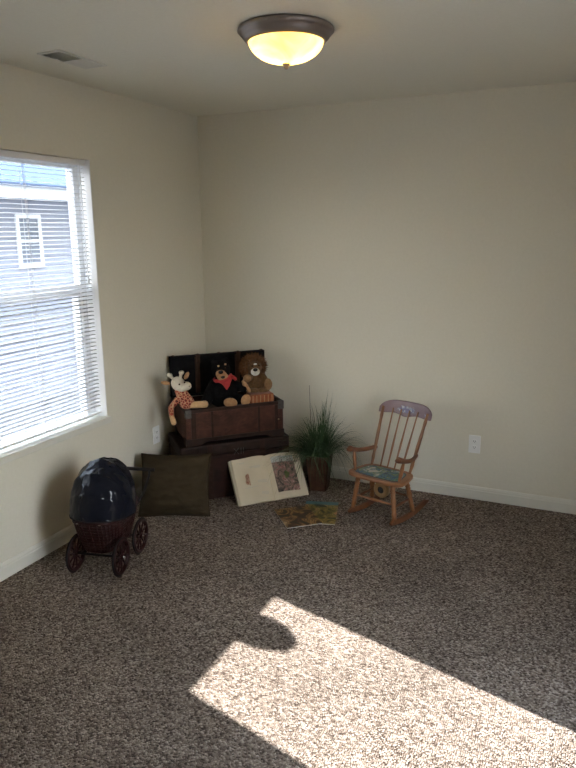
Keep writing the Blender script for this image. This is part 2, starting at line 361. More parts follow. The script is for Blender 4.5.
def window(name, ax, outer, sgn, hole, rail=True, label=None):
    """vinyl frame near the outer face of the wall; sgn points outward"""
    h0, h1, z0, z1 = hole; w = .045; m = MB()
    d0, d1 = sorted((outer-sgn*.055, outer-sgn*.005))
    def bx(mb, a0, a1, c0, c1, e0=d0, e1=d1):
        if ax == 'y': mb.box((e0, a0, c0), (e1, a1, c1), bev=.003)
        else: mb.box((a0, e0, c0), (a1, e1, c1), bev=.003)
    bx(m, h0, h0+w, z0, z1); bx(m, h1-w, h1, z0, z1); bx(m, h0+w, h1-w, z0, z0+w); bx(m, h0+w, h1-w, z1-w, z1)
    fr = struct(m.build(name, 'vinyl'), label)
    zm = (z0+z1)/2+.03
    if rail:
        m = MB(); bx(m, h0+w, h1-w, zm-.03, zm+.03); bx(m, h0+w, h0+w+.03, z0+w, zm-.03); bx(m, h1-w-.03, h1-w, z0+w, zm-.03)
        m.build('sash', 'vinyl', fr)
    g = MB(); e = outer-sgn*.03
    bx(g, h0+w, h1-w, z0+w, z1-w, e-.002, e+.002); g.build('pane', 'glass', fr)
    return fr
window('window_1', 'y', -T, -1, LW, True, 'white vinyl single-hung window behind the slatted blind')
window('window_2', 'y', RX+T, 1, RW, False, 'white window that lets in the sun')
m = MB(); m.box((-T+.01, LW[1]-.006, .62), (-.0005, LW[1]+.0, LW[3])); struct(m.build('trim_1', 'vinyl'), 'white side jamb of the left window')
m = MB(); m.box((-.085, LW[0], .585), (.0, LW[1], .62)); m.box((0, LW[0]-.03, .582), (.018, LW[1]+.012, .62), bev=.004)
struct(m.build('trim_2', 'trim'), 'painted window sill')

# ------------------------------------------------------------------ blind
bl = empty('window_blind', (-.045, (LW[0]+LW[1])/2, .62), 0, 'white horizontal slatted blind lowered over the left wall window', 'blind')
bw = (LW[1]-LW[0])/2-.012; zt = LW[3]-.62
m = MB(); m.box((-.02, -bw, zt-.030), (.022, bw, zt-.002), bev=.003); m.build('headrail', 'slat', bl)
m = MB(); pitch_s = .0222; zz = zt-.045; tilt = R(9)
while zz > .045:
    def sl(u_, v_, z=zz):
        x = (u_-.5)*.025; cr = .0018*(1-(2*u_-1)**2)
        return (x*cos(tilt), -bw+2*bw*v_, z+x*sin(tilt)*-1+cr)
    m.grid(sl, 5, 1); zz -= pitch_s
m.build('slats', 'slat', bl, solid=.0006)
m = MB(); m.box((-.012, -bw, .018), (.012, bw, .030), bev=.002); m.build('bottom_rail', 'slat', bl)
for yy in (bw-.10, bw-.44, -bw+.44, -bw+.10):
    m = MB()
    for x in (-.0135, .0135): m.tube([(x, yy, zt-.03), (x, yy, .02)], .0009, 5)
    for dy in (-.006, .006): m.tube([(.0142, yy+dy, zt-.03), (.0142, yy+dy, .02)], .0009, 5)
    m.build('ladder_cord', 'cord', bl)
m = MB(); m.tube([(.028, bw-.055, zt-.02), (.03, bw-.05, zt-.62)], .0028, 7); m.tube([(.03, bw-.05, zt-.62), (.03, bw-.05, zt-.66)], [.003, .006], 8)
m.build('tilt_wand', 'slat', bl)

# ------------------------------------------------------------------ outside
m = MB(); m.box((-30, -30, -.55), (30, 30, -.45)); struct(m.build('floor_ground', 'lawn')); bpy.data.objects['floor_ground'].name = 'ground'
NX = -4.0
nh = empty('neighboring_house', (NX, 2.2, -.45), 0, 'blue-grey lap-sided house seen through the blind', 'house')
m = MB()   # lap siding: wedge boards
y0, y1 = -6.5, 7.5; zb = 0
while zb < 2.56:
    m._add([(0, y0, zb), (.018, y0, zb), (.002, y0, zb+.115), (0, y0, zb+.115), (0, y1, zb), (.018, y1, zb), (.002, y1, zb+.115), (0, y1, zb+.115)],
           [(0, 1, 2, 3), (4, 7, 6, 5), (1, 5, 6, 2), (0, 4, 5, 1), (3, 2, 6, 7)], False); zb += .115
m.box((-3, y0, 0), (0, y1, 2.6)); m.build('siding', 'siding', nh)
m = MB(); m.box((0, y0-.3, 2.55), (.35, y1+.3, 2.58)); m.box((.35, y0-.3, 2.53), (.38, y1+.3, 2.70)); m.build('fascia', 'ext_trim', nh)
m = MB(); m._add([(.42, y0-.3, 2.66), (.42, y1+.3, 2.66), (-3, y1+.3, 4.9), (-3, y0-.3, 4.9), (.42, y0-.3, 2.70), (.42, y1+.3, 2.70), (-3, y1+.3, 4.94), (-3, y0-.3, 4.94)],
      [(0, 3, 2, 1), (4, 5, 6, 7), (0, 1, 5, 4), (1, 2, 6, 5), (2, 3, 7, 6), (3, 0, 4, 7)], False); m.build('roof', 'shingle', nh)
for (ya, yb, za, zb_) in ((-.01, .30, 1.76, 2.31), (-3.6, -2.6, 1.3, 2.36), (3.0, 4.0, 1.3, 2.36)):
    m = MB(); w = .05
    m.box((.0, ya-w, za-w), (.035, ya, zb_+w)); m.box((0, yb, za-w), (.035, yb+w, zb_+w)); m.box((0, ya, za-w), (.035, yb, za)); m.box((0, ya, zb_), (.035, yb, zb_+w))
    m.box((.0, ya, (za+zb_)/2-.02), (.035, yb, (za+zb_)/2+.02))
    f = m.build('window_frame', 'ext_trim', nh); m = MB(); m.box((.0, ya, za), (.022, yb, zb_)); m.build('window_glass', 'ext_glass', f)
# unseen basket shape added outside the right window to notch the sun patch
hx, hy = 3.70, -2.517
hp = empty('notch_caster', (hx, hy, 2.135), 0, 'unseen basket-shaped shadow caster added outside the sunny window', 'shadow_caster')
m = MB(); m.lathe([(.02, 0), (.07, .03), (.105, .10), (.115, .16), (.10, .16), (.09, .10), (.02, .05)], 20); m.build('basket', 'pot', hp)
m = MB()
for i in range(60):
    a = random.uniform(0, 2*pi); rr = random.uniform(0, .10); m.ball((rr*cos(a), rr*sin(a), .17+random.uniform(0, .09)), (.028, .028, .012), Matrix.Rotation(random.uniform(-1, 1), 4, 'X'), 8, 5)
m.build('foliage', 'leafy', hp)
m = MB()
for k in range(3):
    a = 2*pi*k/3; m.tube([(.105*cos(a), .105*sin(a), .16), (0, 0, .46)], .002, 6)
m.tube([(0, 0, .46), (0, 0, .52), (-.26, 0, .52)], .006, 6); m.build('bracket', 'aged_metal', hp)

# ------------------------------------------------------------------ ceiling light, vent, outlets
cl = empty('ceiling_light', (1.392, -1.573, H), 0, 'lit flush-mount ceiling light with bronze ring and yellow glass bowl', 'ceiling light')
m = MB(); m.lathe([(.02, 0), (.178, 0), (.186, -.006), (.187, -.014), (.180, -.022), (.172, -.025), (.170, -.034), (.160, -.045), (.152, -.052), (.146, -.052), (.146, -.040), (.02, -.012)], 64)
m.build('metal_ring', 'bronze', cl)
prof = [(.146*sin(a), -.046-.082*cos(a)) for a in [pi/2*i/14 for i in range(15)]]
m = MB(); m.lathe(prof, 64, cap=False); m.build('glass_shade', 'alabaster', cl)
for s_ in (-1, 1):
    m = MB(); m.ball((.055*s_, .02*s_, -.075), (.022, .022, .03), None, 14, 9); m.build('bulb', 'bulb', cl)
m = MB(); m.lathe([(.004, -.120), (.013, -.126), (.015, -.131), (.009, -.135), (.010, -.141), (.005, -.148)], 20); m.build('finial', 'bronze', cl)

vt = empty('ceiling_vent', (.335, -1.572, H), R(-12.5), 'small cream ceiling air register beside the left wall', 'vent')
vt.rotation_euler = (0, 0, 0)
m = MB(); hw, hl = .065, .155
for a in ((-hw, -hl, -.006, -hw+.016, hl, 0), (hw-.016, -hl, -.006, hw, hl, 0), (-hw+.016, -hl, -.006, hw-.016, -hl+.016, 0), (-hw+.016, hl-.016, -.006, hw-.016, hl, 0)):
    m.box(a[:3], a[3:], bev=.002)
m.box((-hw+.016, -.004, -.006), (hw-.016, .004, 0)); m.build('frame', 'vent', vt)
m = MB()
for k in range(9):
    y = -.135+.0155*k; m.box((-hw+.016, -.0075, -.0004), (hw-.016, .0075, .0004), Matrix.Translation((0, y, -.004)) @ Matrix.Rotation(R(50), 4, 'X'))
m.build('louvers', 'vent', vt)
m = MB()
for k in range(9):
    y = .012+.0155*k; m.box((-hw+.016, -.0085, -.0004), (hw-.016, .0085, .0004), Matrix.Translation((0, y, -.004)) @ Matrix.Rotation(R(-12), 4, 'X'))
m.build('louvers', 'vent', vt)
m = MB(); m.box((-hw+.016, -hl+.016, -.0012), (hw-.016, hl-.016, -.0002)); m.build('duct', 'slot', vt)

def outlet(loc, rz, label):
    t = empty('wall_outlet', loc, rz, label, 'outlet')
    m = MB(); m.box((-.036, -.005, -.058), (.036, 0, .058), bev=.003); m.build('cover_plate', 'plate', t)
    for s_ in (-1, 1):
        m = MB(); mx = Matrix.Translation((0, -.0075, .0195*s_)) @ Matrix.Rotation(R(-90), 4, 'X')
        m.prism([(.016*cos(a), .0135*sin(a)) for a in [2*pi*k/16 for k in range(16)]], .003, Matrix.Translation((0, -.0050, .0195*s_)) @ Matrix.Rotation(R(90), 4, 'X'))
        rc = m.build('receptacle', 'plate', t)
        m = MB()
        for x in (-.006, .006): m.box((x-.0012, -.0086, .0195*s_-.003), (x+.0012, -.0078, .0195*s_+.006))
        m.ball((0, -.008, .0195*s_-.008), (.0022, .0008, .0022), None, 8, 6); m.build('slots', 'slot', rc)
outlet((1.945, 0, .362), 0, 'white electrical outlet low on the back wall')
outlet((0, -.655, .375), R(90), 'white electrical outlet low on left wall beside the trunks')

# ------------------------------------------------------------------ trunks
TH = R(46); TC = V((.408, -.418, 0)); TU = V((cos(TH), sin(TH), 0)); TN = V((sin(TH), -cos(TH), 0))
def tl(u_, n_, z): return TC+TU*u_+TN*n_+V((0, 0, z))     # trunk frame -> world
# local frame of an empty rotated by TH: x = width, -y = towards the room
LH = .365
lt = empty('storage_chest', tl(.0, 0, 0), TH, 'larger closed dark brown trunk on the carpet, under the open trunk', 'trunk')
W2, D2 = .36, .19
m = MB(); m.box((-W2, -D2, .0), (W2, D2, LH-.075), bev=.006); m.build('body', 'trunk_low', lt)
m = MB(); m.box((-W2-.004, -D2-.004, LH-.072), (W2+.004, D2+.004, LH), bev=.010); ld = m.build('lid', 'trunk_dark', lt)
for x in (-.175, .175):
    m = MB(); m.box((x-.017, -D2-.004, .0), (x+.017, -D2, LH-.078), bev=.0015); m.box((x-.017, -D2-.008, LH-.070), (x+.017, -D2-.003, LH-.004), bev=.0015)
    for k in range(6): m.ball((x, -D2-.006, .03+.05*k), .004, None, 8, 6)
    m.build('strap', 'strap_dk', lt)
for sx in (-1, 1):
    for zc in (.0, LH-.118):
        m = MB(); x0, x1 = sorted((sx*(W2+.003), sx*(W2-.045))); m.box((x0, -D2-.003, zc), (x1, -D2+.05, zc+.045), bev=.001); m.build('corner_guard', 'strap', lt)
m = MB()   # faint numerals on the front: X I I
yy = -D2-.0085; zc = LH-.062
def stroke(x0, z0, x1, z1):
    m.tube([(x0, yy, z0), (x1, yy, z1)], .0022, 6, sq=.5)
ox = -.020
stroke(ox, zc-.02, ox+.032, zc+.02); stroke(ox+.032, zc-.02, ox, zc+.02); stroke(ox+.048, zc-.02, ox+.048, zc+.02); stroke(ox+.064, zc-.02, ox+.064, zc+.02)
m.build('numerals', 'numeral', lt, 'faint grey XII numerals')

ut = empty('open_chest', tl(.005, 0, LH), TH, 'brown hide-covered trunk with raised lid, stacked on top, holding plush animals', 'trunk')
W1, D1, BH = .322, .177, .232
tk = .014
m = MB()   # walls of the open box with a bracket-footed skirt on the front
m.box((-W1, D1-tk, .03), (W1, D1, BH)); m.box((-W1, -D1, .03), (-W1+tk, D1-tk, BH)); m.box((W1-tk, -D1, .03), (W1, D1-tk, BH)); m.box((-W1+tk, -D1, .03), (W1-tk, -D1+tk, BH))
m.box((-W1+tk, -D1+tk, .03), (W1-tk, D1-tk, .045)); m.build('body', 'trunk_hide', ut)
m = MB()
out = [(-W1-.004, 0), (-W1+.075, 0)]+[(-W1+.075+.06*t, .022*(1-cos(pi*t))/2) for t in (.25, .5, .75, 1)]+[(W1-.075-.06*(1-t), .022*(1+cos(pi*t))/2) for t in (0, .25, .5, .75)]+[(W1-.075, 0), (W1+.004, 0), (W1+.004, .045), (-W1-.004, .045)]
m.prism(out, .012, Matrix.Translation((0, -D1-.004+.008, 0)) @ Matrix.Rotation(R(90), 4, 'X'))
for sx in (-1, 1):
    m.box((min(sx*(W1-.01), sx*(W1+.004)), -D1, 0), (max(sx*(W1-.01), sx*(W1+.004)), -D1+.07, .045)); m.box((min(sx*(W1-.01), sx*(W1+.004)), D1-.07, 0), (max(sx*(W1-.01), sx*(W1+.004)), D1, .045))
m.build('skirt', 'trunk_dark', ut)
m = MB(); e = .005
for a in ((-W1-e, -D1-e, W1+e, -D1+tk), (-W1-e, D1-tk, W1+e, D1), (-W1-e, -D1+tk, -W1+tk, D1-tk), (W1-tk, -D1+tk, W1+e, D1-tk)):
    m.box((a[0], a[1], BH-.018), (a[2], a[3], BH+.002), bev=.002)
m.build('rim', 'strap_dk', ut)
for x, wd in ((-.275, .03), (-.155, .014), (.155, .014), (.275, .02)):
    m = MB(); m.box((x-wd/2, -D1-.005, .04), (x+wd/2, -D1, BH-.02), bev=.001)
    for k in range(4): m.ball((x, -D1-.006, .06+.04*k), .0035, None, 8, 6)
    m.build('strap', 'strap_dk', ut)
for sx in (-1, 1):
    m = MB(); x0, x1 = sorted((sx*(W1+.004), sx*(W1-.035))); m.box((x0, -D1-.007, BH-.05), (x1, -D1+.03, BH+.004), bev=.002); m.build('corner_guard', 'aged_metal', ut)
m = MB(); m.ball((.288, -D1-.007, .115), .005, None, 8, 6); m.build('stud', 'brass_dot', ut)
m = MB(); m.box((-W1+tk, -D1+tk, .046), (W1-tk, D1-tk, BH-.045), bev=.01); m.build('lining', 'cloth_dark', ut)
LD, LHH = .042, .275   # raised lid: shallow tray standing on the back edge
m = MB(); zl = BH+.004; y0 = D1-.0
m.box((-W1-.012, y0+LD-.012, zl), (W1+.002, y0+LD, zl+LHH), bev=.004)
m.box((-W1-.012, y0, zl), (-W1, y0+LD-.012, zl+LHH)); m.box((W1-.010, y0, zl), (W1+.002, y0+LD-.012, zl+LHH)); m.box((-W1, y0, zl+LHH-.012), (W1-.010, y0+LD-.012, zl+LHH)); m.box((-W1, y0, zl), (W1-.010, y0+LD-.012, zl+.012))
lid = m.build('lid', 'lining', ut, 'raised black-lined lid leaning open')
for x in (-.145, .135):
    m = MB(); m.box((x-.016, y0+LD-.018, zl+.013), (x+.016, y0+LD-.011, zl+LHH-.012)); m.box((x-.016, y0-.002, zl+LHH-.010), (x+.016, y0+LD-.012, zl+LHH+.004), bev=.001); m.box((x-.013, y0-.004, zl+LHH-.055), (x+.013, y0+.002, zl+LHH+.003), bev=.001)
    m.build('strap', 'strap', lid)
for x in (-W1+.01, W1-.02, -.145, .135, 0):
    m = MB(); m.ball((x, y0+.012, zl+LHH+.003), (.012, .012, .006), None, 10, 6); m.build('stud', 'strap', lid)

# ------------------------------------------------------------------ plush animals (local x = right, -y = towards the room, z up)
def rel(u_, n_, z): return V((u_, -n_, z-.6))
def limb(m, a, b, ra, rb, n=5, bend=None):
    a, b = V(a), V(b); pts = []
    for i in range(n+1):
        t = i/n; p = a.lerp(b, t)
        if bend: p = p+V(bend)*sin(pi*t)
        pts.append(p)
    m.tube(pts, [ra+(rb-ra)*i/n for i in range(n+1)], 12)
    m.ball(a, ra, None, 12, 8); m.ball(b, rb, None, 12, 8)
def fur_obj(name, mat, parent, items):
    m = MB()
    for it in items: m.spikes(*it)
    return m.build(name, mat, parent)
O = tl(0, 0, .6)

# black bear
br = empty('plush_bear', O+V((0, 0, 0)), TH, 'black plush bear with red bandana seated in the middle of the open trunk', 'stuffed toy')
m = MB()
m.ball(rel(-.040, .05, .66), (.100, .075, .100)); m.ball(rel(-.04, .055, .72), (.066, .06, .05)); m.ball(rel(-.05, .055, .815), (.062, .056, .062))
limb(m, rel(-.100, .05, .715), rel(-.160, .095, .635), .036, .036); limb(m, rel(.03, .05, .715), rel(.085, .10, .685), .030, .024)
limb(m, rel(-.07, .07, .615), rel(-.022, .145, .622), .045, .034); limb(m, rel(.02, .07, .615), rel(.070, .138, .625), .042, .030)
m.ball(rel(-.095, .045, .862), (.020, .012, .020)); m.ball(rel(-.012, .045, .870), (.020, .012, .020))
body = m.build('body', 'bear', br, remesh=.006)
fur_obj('fur', 'bear', body, [(rel(-.035, .05, .66), (.088, .075, .098), 700, .014), (rel(-.05, .055, .815), (.062, .056, .062), 600, .012), (rel(-.12, .075, .675), (.04, .04, .05), 150, .012)])
m = MB(); m.ball(rel(-.063, .100, .795), (.034, .026, .030)); m.ball(rel(-.052, .098, .776), (.038, .022, .028)); mz = m.build('muzzle', 'tan', br, 'tan muzzle', remesh=.004)
m = MB(); m.ball(rel(-.070, .126, .812), (.016, .010, .012)); m.build('nose', 'nose', br)
m = MB(); m.ball(rel(-.056, .121, .778), (.014, .007, .009)); m.build('mouth', 'nose', br)
for x, z in ((-.078, .848), (-.032, .856)):
    m = MB(); m.ball(rel(x, .103, z), (.007, .006, .006)); m.build('brow', 'peach', br, 'pale brow spot')
for x, z in ((-.083, .826), (-.036, .832)):
    m = MB(); m.ball(rel(x, .108, z), .006); m.build('eye', 'eye', br)
def sole(parent, c, rx, rz, mat='tan', rot=0):
    m = MB(); m.ball(c, (rx, .016, rz), Matrix.Rotation(rot, 4, 'Y')); return m.build('foot', mat, parent)
sole(br, rel(-.024, .168, .618), .046, .032, rot=R(15)); sole(br, rel(.080, .160, .624), .032, .040, rot=R(20))
m = MB(); limb(m, rel(.088, .09, .73), rel(.118, .11, .672), .013, .015); m.ball(rel(.095, .10, .705), (.02, .015, .02)); m.build('paw', 'tan', br, 'tan paw', remesh=.005)
m = MB()   # bandana: band round the neck plus a knotted triangle
m.tube([rel(-.04+.052*cos(a), .055+.050*sin(a), .758+.014*cos(a)) for a in [2*pi*k/24 for k in range(25)]], .011, 8, cap=False)
def ban(u_, v_):
    w = .044*(1-v_*.75); x = -.030+(u_-.5)*2*w+.006*v_; return rel(x, .118+.006*sin(u_*9)-.02*abs(u_-.5)*2+.008*v_, .752-.050*v_+.030*(u_-.5))
m.grid(ban, 10, 6); m.ball(rel(.016, .090, .766), (.014, .012, .011)); limb(m, rel(.022, .088, .768), rel(.036, .083, .752), .006, .010)
m.build('bandana', 'red', br, 'red bandana', solid=.004)

# brown lion
ln = empty('plush_lion', O, TH, 'brown plush lion with shaggy mane seated at the right end of the open trunk', 'stuffed toy')
m = MB()
m.ball(rel(.195, .03, .700), (.060, .048, .070)); m.ball(rel(.180, .045, .805), (.05, .045, .05))
limb(m, rel(.235, .045, .745), rel(.262, .07, .685), .024, .026); limb(m, rel(.15, .05, .745), rel(.118, .085, .748), .022, .026)
lb = m.build('body', 'lion', ln, remesh=.006)
fur_obj('fur', 'lion', lb, [(rel(.195, .03, .700), (.060, .048, .070), 500, .010)])
m = MB(); m.ball(rel(.182, .015, .808), (.082, .04, .078)); m.ball(rel(.17, .02, .86), (.05, .035, .02)); mn = m.build('mane', 'mane', ln, 'shaggy rust-brown mane', remesh=.007)
fur_obj('tufts', 'mane', mn, [(rel(.182, .015, .808), (.080, .045, .074), 1500, .026, None, .003), (rel(.178, .03, .85), (.05, .04, .025), 300, .02, None, .003)])
m = MB(); m.ball(rel(.170, .093, .788), (.031, .022, .026)); m.ball(rel(.160, .10, .780), (.016, .014, .014)); m.build('muzzle', 'muzzle', ln, 'white muzzle', remesh=.004)
m = MB(); m.ball(rel(.163, .116, .806), (.016, .010, .011)); m.build('nose', 'nose', ln)
m = MB(); m.ball(rel(.172, .090, .838), (.012, .006, .005)); m.build('brow', 'muzzle', ln, 'white brow')
for x in (.152, .198):
    m = MB(); m.ball(rel(x, .088, .826), .0055); m.build('eye', 'eye', ln)
m = MB(); m.ball(rel(.112, .098, .750), (.027, .022, .026)); m.build('paw', 'lion_pale', ln, 'light brown paw held up')
m = MB(); m.ball(rel(.262, .078, .694), (.028, .024, .040)); m.build('paw', 'lion_pale', ln, 'light brown paw hanging down')
m = MB(); m.ball(rel(.235, .06, .655), (.045, .035, .022)); m.ball(rel(.17, .06, .658), (.04, .035, .020)); m.build('leg', 'lion', ln, remesh=.006)
ob = empty('cloth_block', tl(.200, .085, .560), TH, 'rust-orange fabric block under the brown lion', 'block')
m = MB(); m.box((-.080, -.055, 0), (.080, .05, .086), bev=.008); bo = m.build('cover', 'orange', ob)
m = MB()
for k in range(6): m.box((-.066+.026*k, -.0565, .006), (-.0635+.026*k, -.0545, .080))
m.build('piping', 'peach', ob)

# giraffe
gf = empty('plush_giraffe', O, TH, 'spotted plush giraffe slumped over the left corner of the open trunk', 'stuffed toy')
m = MB()
m.ball(rel(-.300, .155, .642), (.050, .036, .040)); limb(m, rel(-.302, .15, .655), rel(-.338, .145, .72), .043, .034)
limb(m, rel(-.345, .15, .680), rel(-.405, .165, .625), .020, .017); limb(m, rel(-.405, .165, .625), rel(-.404, .18, .575), .017, .016)
gb = m.build('body', 'spots', gf, 'red spotted plush body', remesh=.005)
m = MB(); limb(m, rel(-.404, .182, .572), rel(-.396, .188, .535), .016, .019); m.build('hoof', 'peach', gf, 'peach hand dangling over the edge', remesh=.005)
m = MB(); limb(m, rel(-.275, .172, .630), rel(-.195, .185, .630), .021, .024); m.build('leg', 'peach', gf, 'peach leg lying along the rim', remesh=.005)
hd = MB(); hd.ball(rel(-.350, .15, .768), (.042, .036, .046), Matrix.Rotation(R(-30), 4, 'Y')); hd.ball(rel(-.305, .165, .752), (.036, .032, .028)); hd.ball(rel(-.33, .16, .75), (.04, .034, .034))
hdo = hd.build('head', 'cream', gf, 'cream head', remesh=.005)
for a, b in ((rel(-.378, .15, .80), rel(-.400, .15, .826)), (rel(-.335, .15, .80), rel(-.326, .15, .836))):
    m = MB(); limb(m, a, b, .010, .009); m.ball(b, (.018, .015, .014)); m.build('horn', 'cream', hdo, remesh=.004)
for c, rx, ro in ((rel(-.425, .145, .778), .030, R(15)), (rel(-.292, .14, .812), .026, R(-60))):
    m = MB(); m.ball(c, (rx, .008, .013), Matrix.Rotation(ro, 4, 'Y')); m.build('ear', 'tan', hdo)
for c in (rel(-.350, .190, .772), rel(-.318, .192, .782)):
    m = MB(); m.ball(c, .0055); m.build('eye', 'eye', hdo)
for c in (rel(-.292, .199, .757), rel(-.276, .193, .760)):
    m = MB(); m.ball(c, .003); m.build('nostril', 'eye', hdo)

# ------------------------------------------------------------------ open book leaning on the lower trunk
BB = tl(0, .382, 0)           # bottom line point
q0 = V((.646, -.718, 0)); q1 = V((.970, -.364, 0)); bu = (q1-q0).normalized(); mid = (q0+q1)/2
lean = math.atan2(.183, .242)
bk = empty('open_book', mid+V((0, 0, .002)), math.atan2(bu.y, bu.x), 'large open picture book propped against the lower trunk', 'book')
BT = Matrix.Rotation(-lean, 4, 'X')     # local: x width, z up the page, y into the back
PW, PH = .238, .302
def page_y(t): return -.004-.020*math.exp(-((t-.30)/.28)**2)*(1-math.exp(-t*14))-.010*(1-t)*(1-math.exp(-t*14))
for sx, lb_ in ((-1, 'left'), (1, 'right')):
    m = MB(); x0, x1 = sorted((0, sx*(PW+.009))); m.box((x0, .010, -.003), (x1, .014, PH+.004), BT, bev=.001); m.build('cover', 'cover', bk)
    m = MB()
    am = .945 if sx < 0 else 1.0; m.grid(lambda a, b: (sx*PW*a*am, page_y(a*am), PH*b), 20, 6, BT); m.build('page', 'page', bk)
    m = MB(); n = 20
    for k in range(n):
        a0, a1 = k/n*am, (k+1)/n*am
        for zc in (0, PH): m._add([(sx*PW*a0, page_y(a0)+.0004, zc), (sx*PW*a1, page_y(a1)+.0004, zc), (sx*PW*a1, .010, zc), (sx*PW*a0, .010, zc)], [(0, 1, 2, 3)], False, BT)
    m._add([(sx*PW*am, page_y(am)+.0004, 0), (sx*PW*am, page_y(am)+.0004, PH), (sx*(PW+.001), .010, PH), (sx*(PW+.001), .010, 0)], [(0, 1, 2, 3)], False, BT)
    m.build('page_block', 'page_edge', bk)
def patch(sx, a0, a1, b0, b1, name, mat, off=.0006, jag=0, n=12, lab=None):
    m = MB()
    def f(u_, v_):
        a = a0+(a1-a0)*u_; b = b0+(b1-b0)*v_
        if jag and v_ > .99: b += jag*noise.noise(V((u_*9, .3, 0)))
        return (sx*PW*a, page_y(a)-off, PH*b)
    m.grid(f, n, 4, BT); return m.build(name, mat, bk, lab)
patch(1, .13, .80, .14, .80, 'illustration', 'illus', lab='brown woodland picture plate')
patch(1, .13, .80, .80, .93, 'illustration', 'illus_sky', .0006, lab='pale sky of the picture')
m = MB()
for k in range(26):   # bare branches of the plate against its pale sky
    a = random.uniform(.15, .93); b = .76; pts = []
    for j in range(5):
        pts.append((PW*a, page_y(a)-.0012, PH*b)); a = min(.95, a+random.uniform(-.02, .035)); b += random.uniform(.02, .055)
        if b > .96: b = .96
    m.tube(pts, [.0018, .0014, .001, .0008, .0005], 4, mx=BT)
m.build('illustration', 'illus', bk, 'drawn bare branches')
m = MB(); m.prism([(PW*.44+.028*cos(a)*(1+.1*sin(3*a)), PH*.50+.024*sin(a)) for a in [2*pi*k/18 for k in range(18)]], .0008, BT @ Matrix.Translation((0, page_y(.44)-.0008, 0)) @ Matrix.Rotation(R(90), 4, 'X'))
m.build('illustration', 'illus_green', bk, 'green pond of the picture')
def lines(a0, a1, ztop, cnt):   # one block of printed lines, unreadable at this size
    m = MB()
    for k in range(cnt):
        e1 = a1 if k < cnt-1 or cnt == 1 else a0+(a1-a0)*.6
        for j in range(6):
            s0 = a0+(e1-a0)*j/6; s1 = s0+(e1-a0)/6*.86; z = PH*(ztop-.018*k)
            m._add([(-PW*s0, page_y(s0)-.0006, z), (-PW*s1, page_y(s1)-.0006, z), (-PW*s1, page_y(s1)-.0006, z+PH*.008), (-PW*s0, page_y(s0)-.0006, z+PH*.008)], [(0, 1, 2, 3)], False, BT)
    m.build('text_block', 'ink', bk)
for a in ((.62, .84, .90, 2), (.22, .52, .78, 3), (.40, .74, .345, 1), (.12, .38, .46, 4), (.14, .34, .20, 4)): lines(*a)
m = MB()
for (a, b, r) in ((.62, .58, .013), (.60, .51, .018), (.64, .47, .014), (.57, .44, .012), (.60, .62, .008)):
    m.prism([(-PW*a+r*cos(t), PH*b+r*1.2*sin(t)) for t in [2*pi*k/12 for k in range(12)]], .0008, BT @ Matrix.Translation((0, page_y(.6)-.0010, 0)) @ Matrix.Rotation(R(90), 4, 'X'))
m.build('vignette', 'red_ink', bk, 'small reddish drawing')

# ------------------------------------------------------------------ magazines
def magazine(p, q, depth, z, mats, label, teal=False, th=.006):
    """p->q is one edge on the carpet, depth the perpendicular size (to the left of p->q)"""
    p, q = V((*p, z)), V((*q, z)); d = (q-p); L = d.length; t = empty('magazine', p, math.atan2(d.y, d.x), label, 'magazine', 'picture magazines on the carpet')
    m = MB(); m.box((.001, .001, 0), (L-.001, depth-.001, th*.75)); m.build('pages', 'mag_paper', t)
    m = MB(); m.box((0, 0, th*.75), (L, depth, th), bev=.0005); m.build('cover', mats, t)
    if teal:
        m = MB(); m.box((L*.86, 0, th), (L, depth, th+.0005)); m.build('title_band', 'mag_teal', t, 'teal title band')
    return t
magazine((1.290, -.730), (1.197, -.420), .205, .001, 'mag_b', 'yellow-green picture magazine with a teal top band, partly covered', True)
magazine((.880, -.700), (1.062, -.902), .215, .0085, 'mag_a', 'brown and ochre picture magazine lying on top of the other')

# ------------------------------------------------------------------ pillow
pa, pb = V((.178, -1.120, 0)), V((.562, -.945, 0)); pd = (pb-pa); PL = pd.length
pw = empty('floor_pillow', (pa+pb)/2, math.atan2(pd.y, pd.x), 'square olive-brown suede pillow leaning on the lower trunk', 'pillow')
tiltp = math.atan2(.185, .345); PT = Matrix.Translation((0, .035, 0)) @ Matrix.Rotation(-tiltp, 4, 'X')
m = MB()
def pil(sgn):
    def f(u_, v_):
        x = 2*u_-1; z = 2*v_-1
        h = max(0, (1-abs(x)**2.2))**.75*max(0, (1-abs(z)**2.2))**.75
        pinch = 1-.075*(1-abs(x)**2)*abs(z)**3; pinx = 1-.075*(1-abs(z)**2)*abs(x)**3
        nz = .020*noise.noise(V((x*2.2, z*2.2+sgn, 1)))+.010*noise.noise(V((x*6, z*6, 2)))+.016*noise.noise(V((x*1.3+z*.8, z*5.5, 4)))
        return (x*PL/2*1.03*pinx, (-.125*h if sgn < 0 else .050*h)+nz*h*1.3, .190+z*.195*pinch)
    return f
m.grid(pil(-1), 36, 36, PT); m.grid(pil(1), 36, 36, PT)
bmesh.ops.remove_doubles(m.bm, verts=m.bm.verts, dist=.0008)
m.build('cushion', 'pillow', pw)
m = MB(); c = []
for k in range(97):
    t = k/96*4; sd = int(t) % 4; f_ = t-int(t)
    x, z = [(-1+2*f_, -1), (1, -1+2*f_), (1-2*f_, 1), (-1, 1-2*f_)][sd]
    pinch = 1-.075*(1-abs(x)**2)*abs(z)**3; pinx = 1-.075*(1-abs(z)**2)*abs(x)**3
    c.append(PT @ V((x*PL/2*1.03*pinx, 0, .190+z*.195*pinch)))
m.tube(c, .0035, 6, cap=False); m.build('piping', 'pillow', pw)

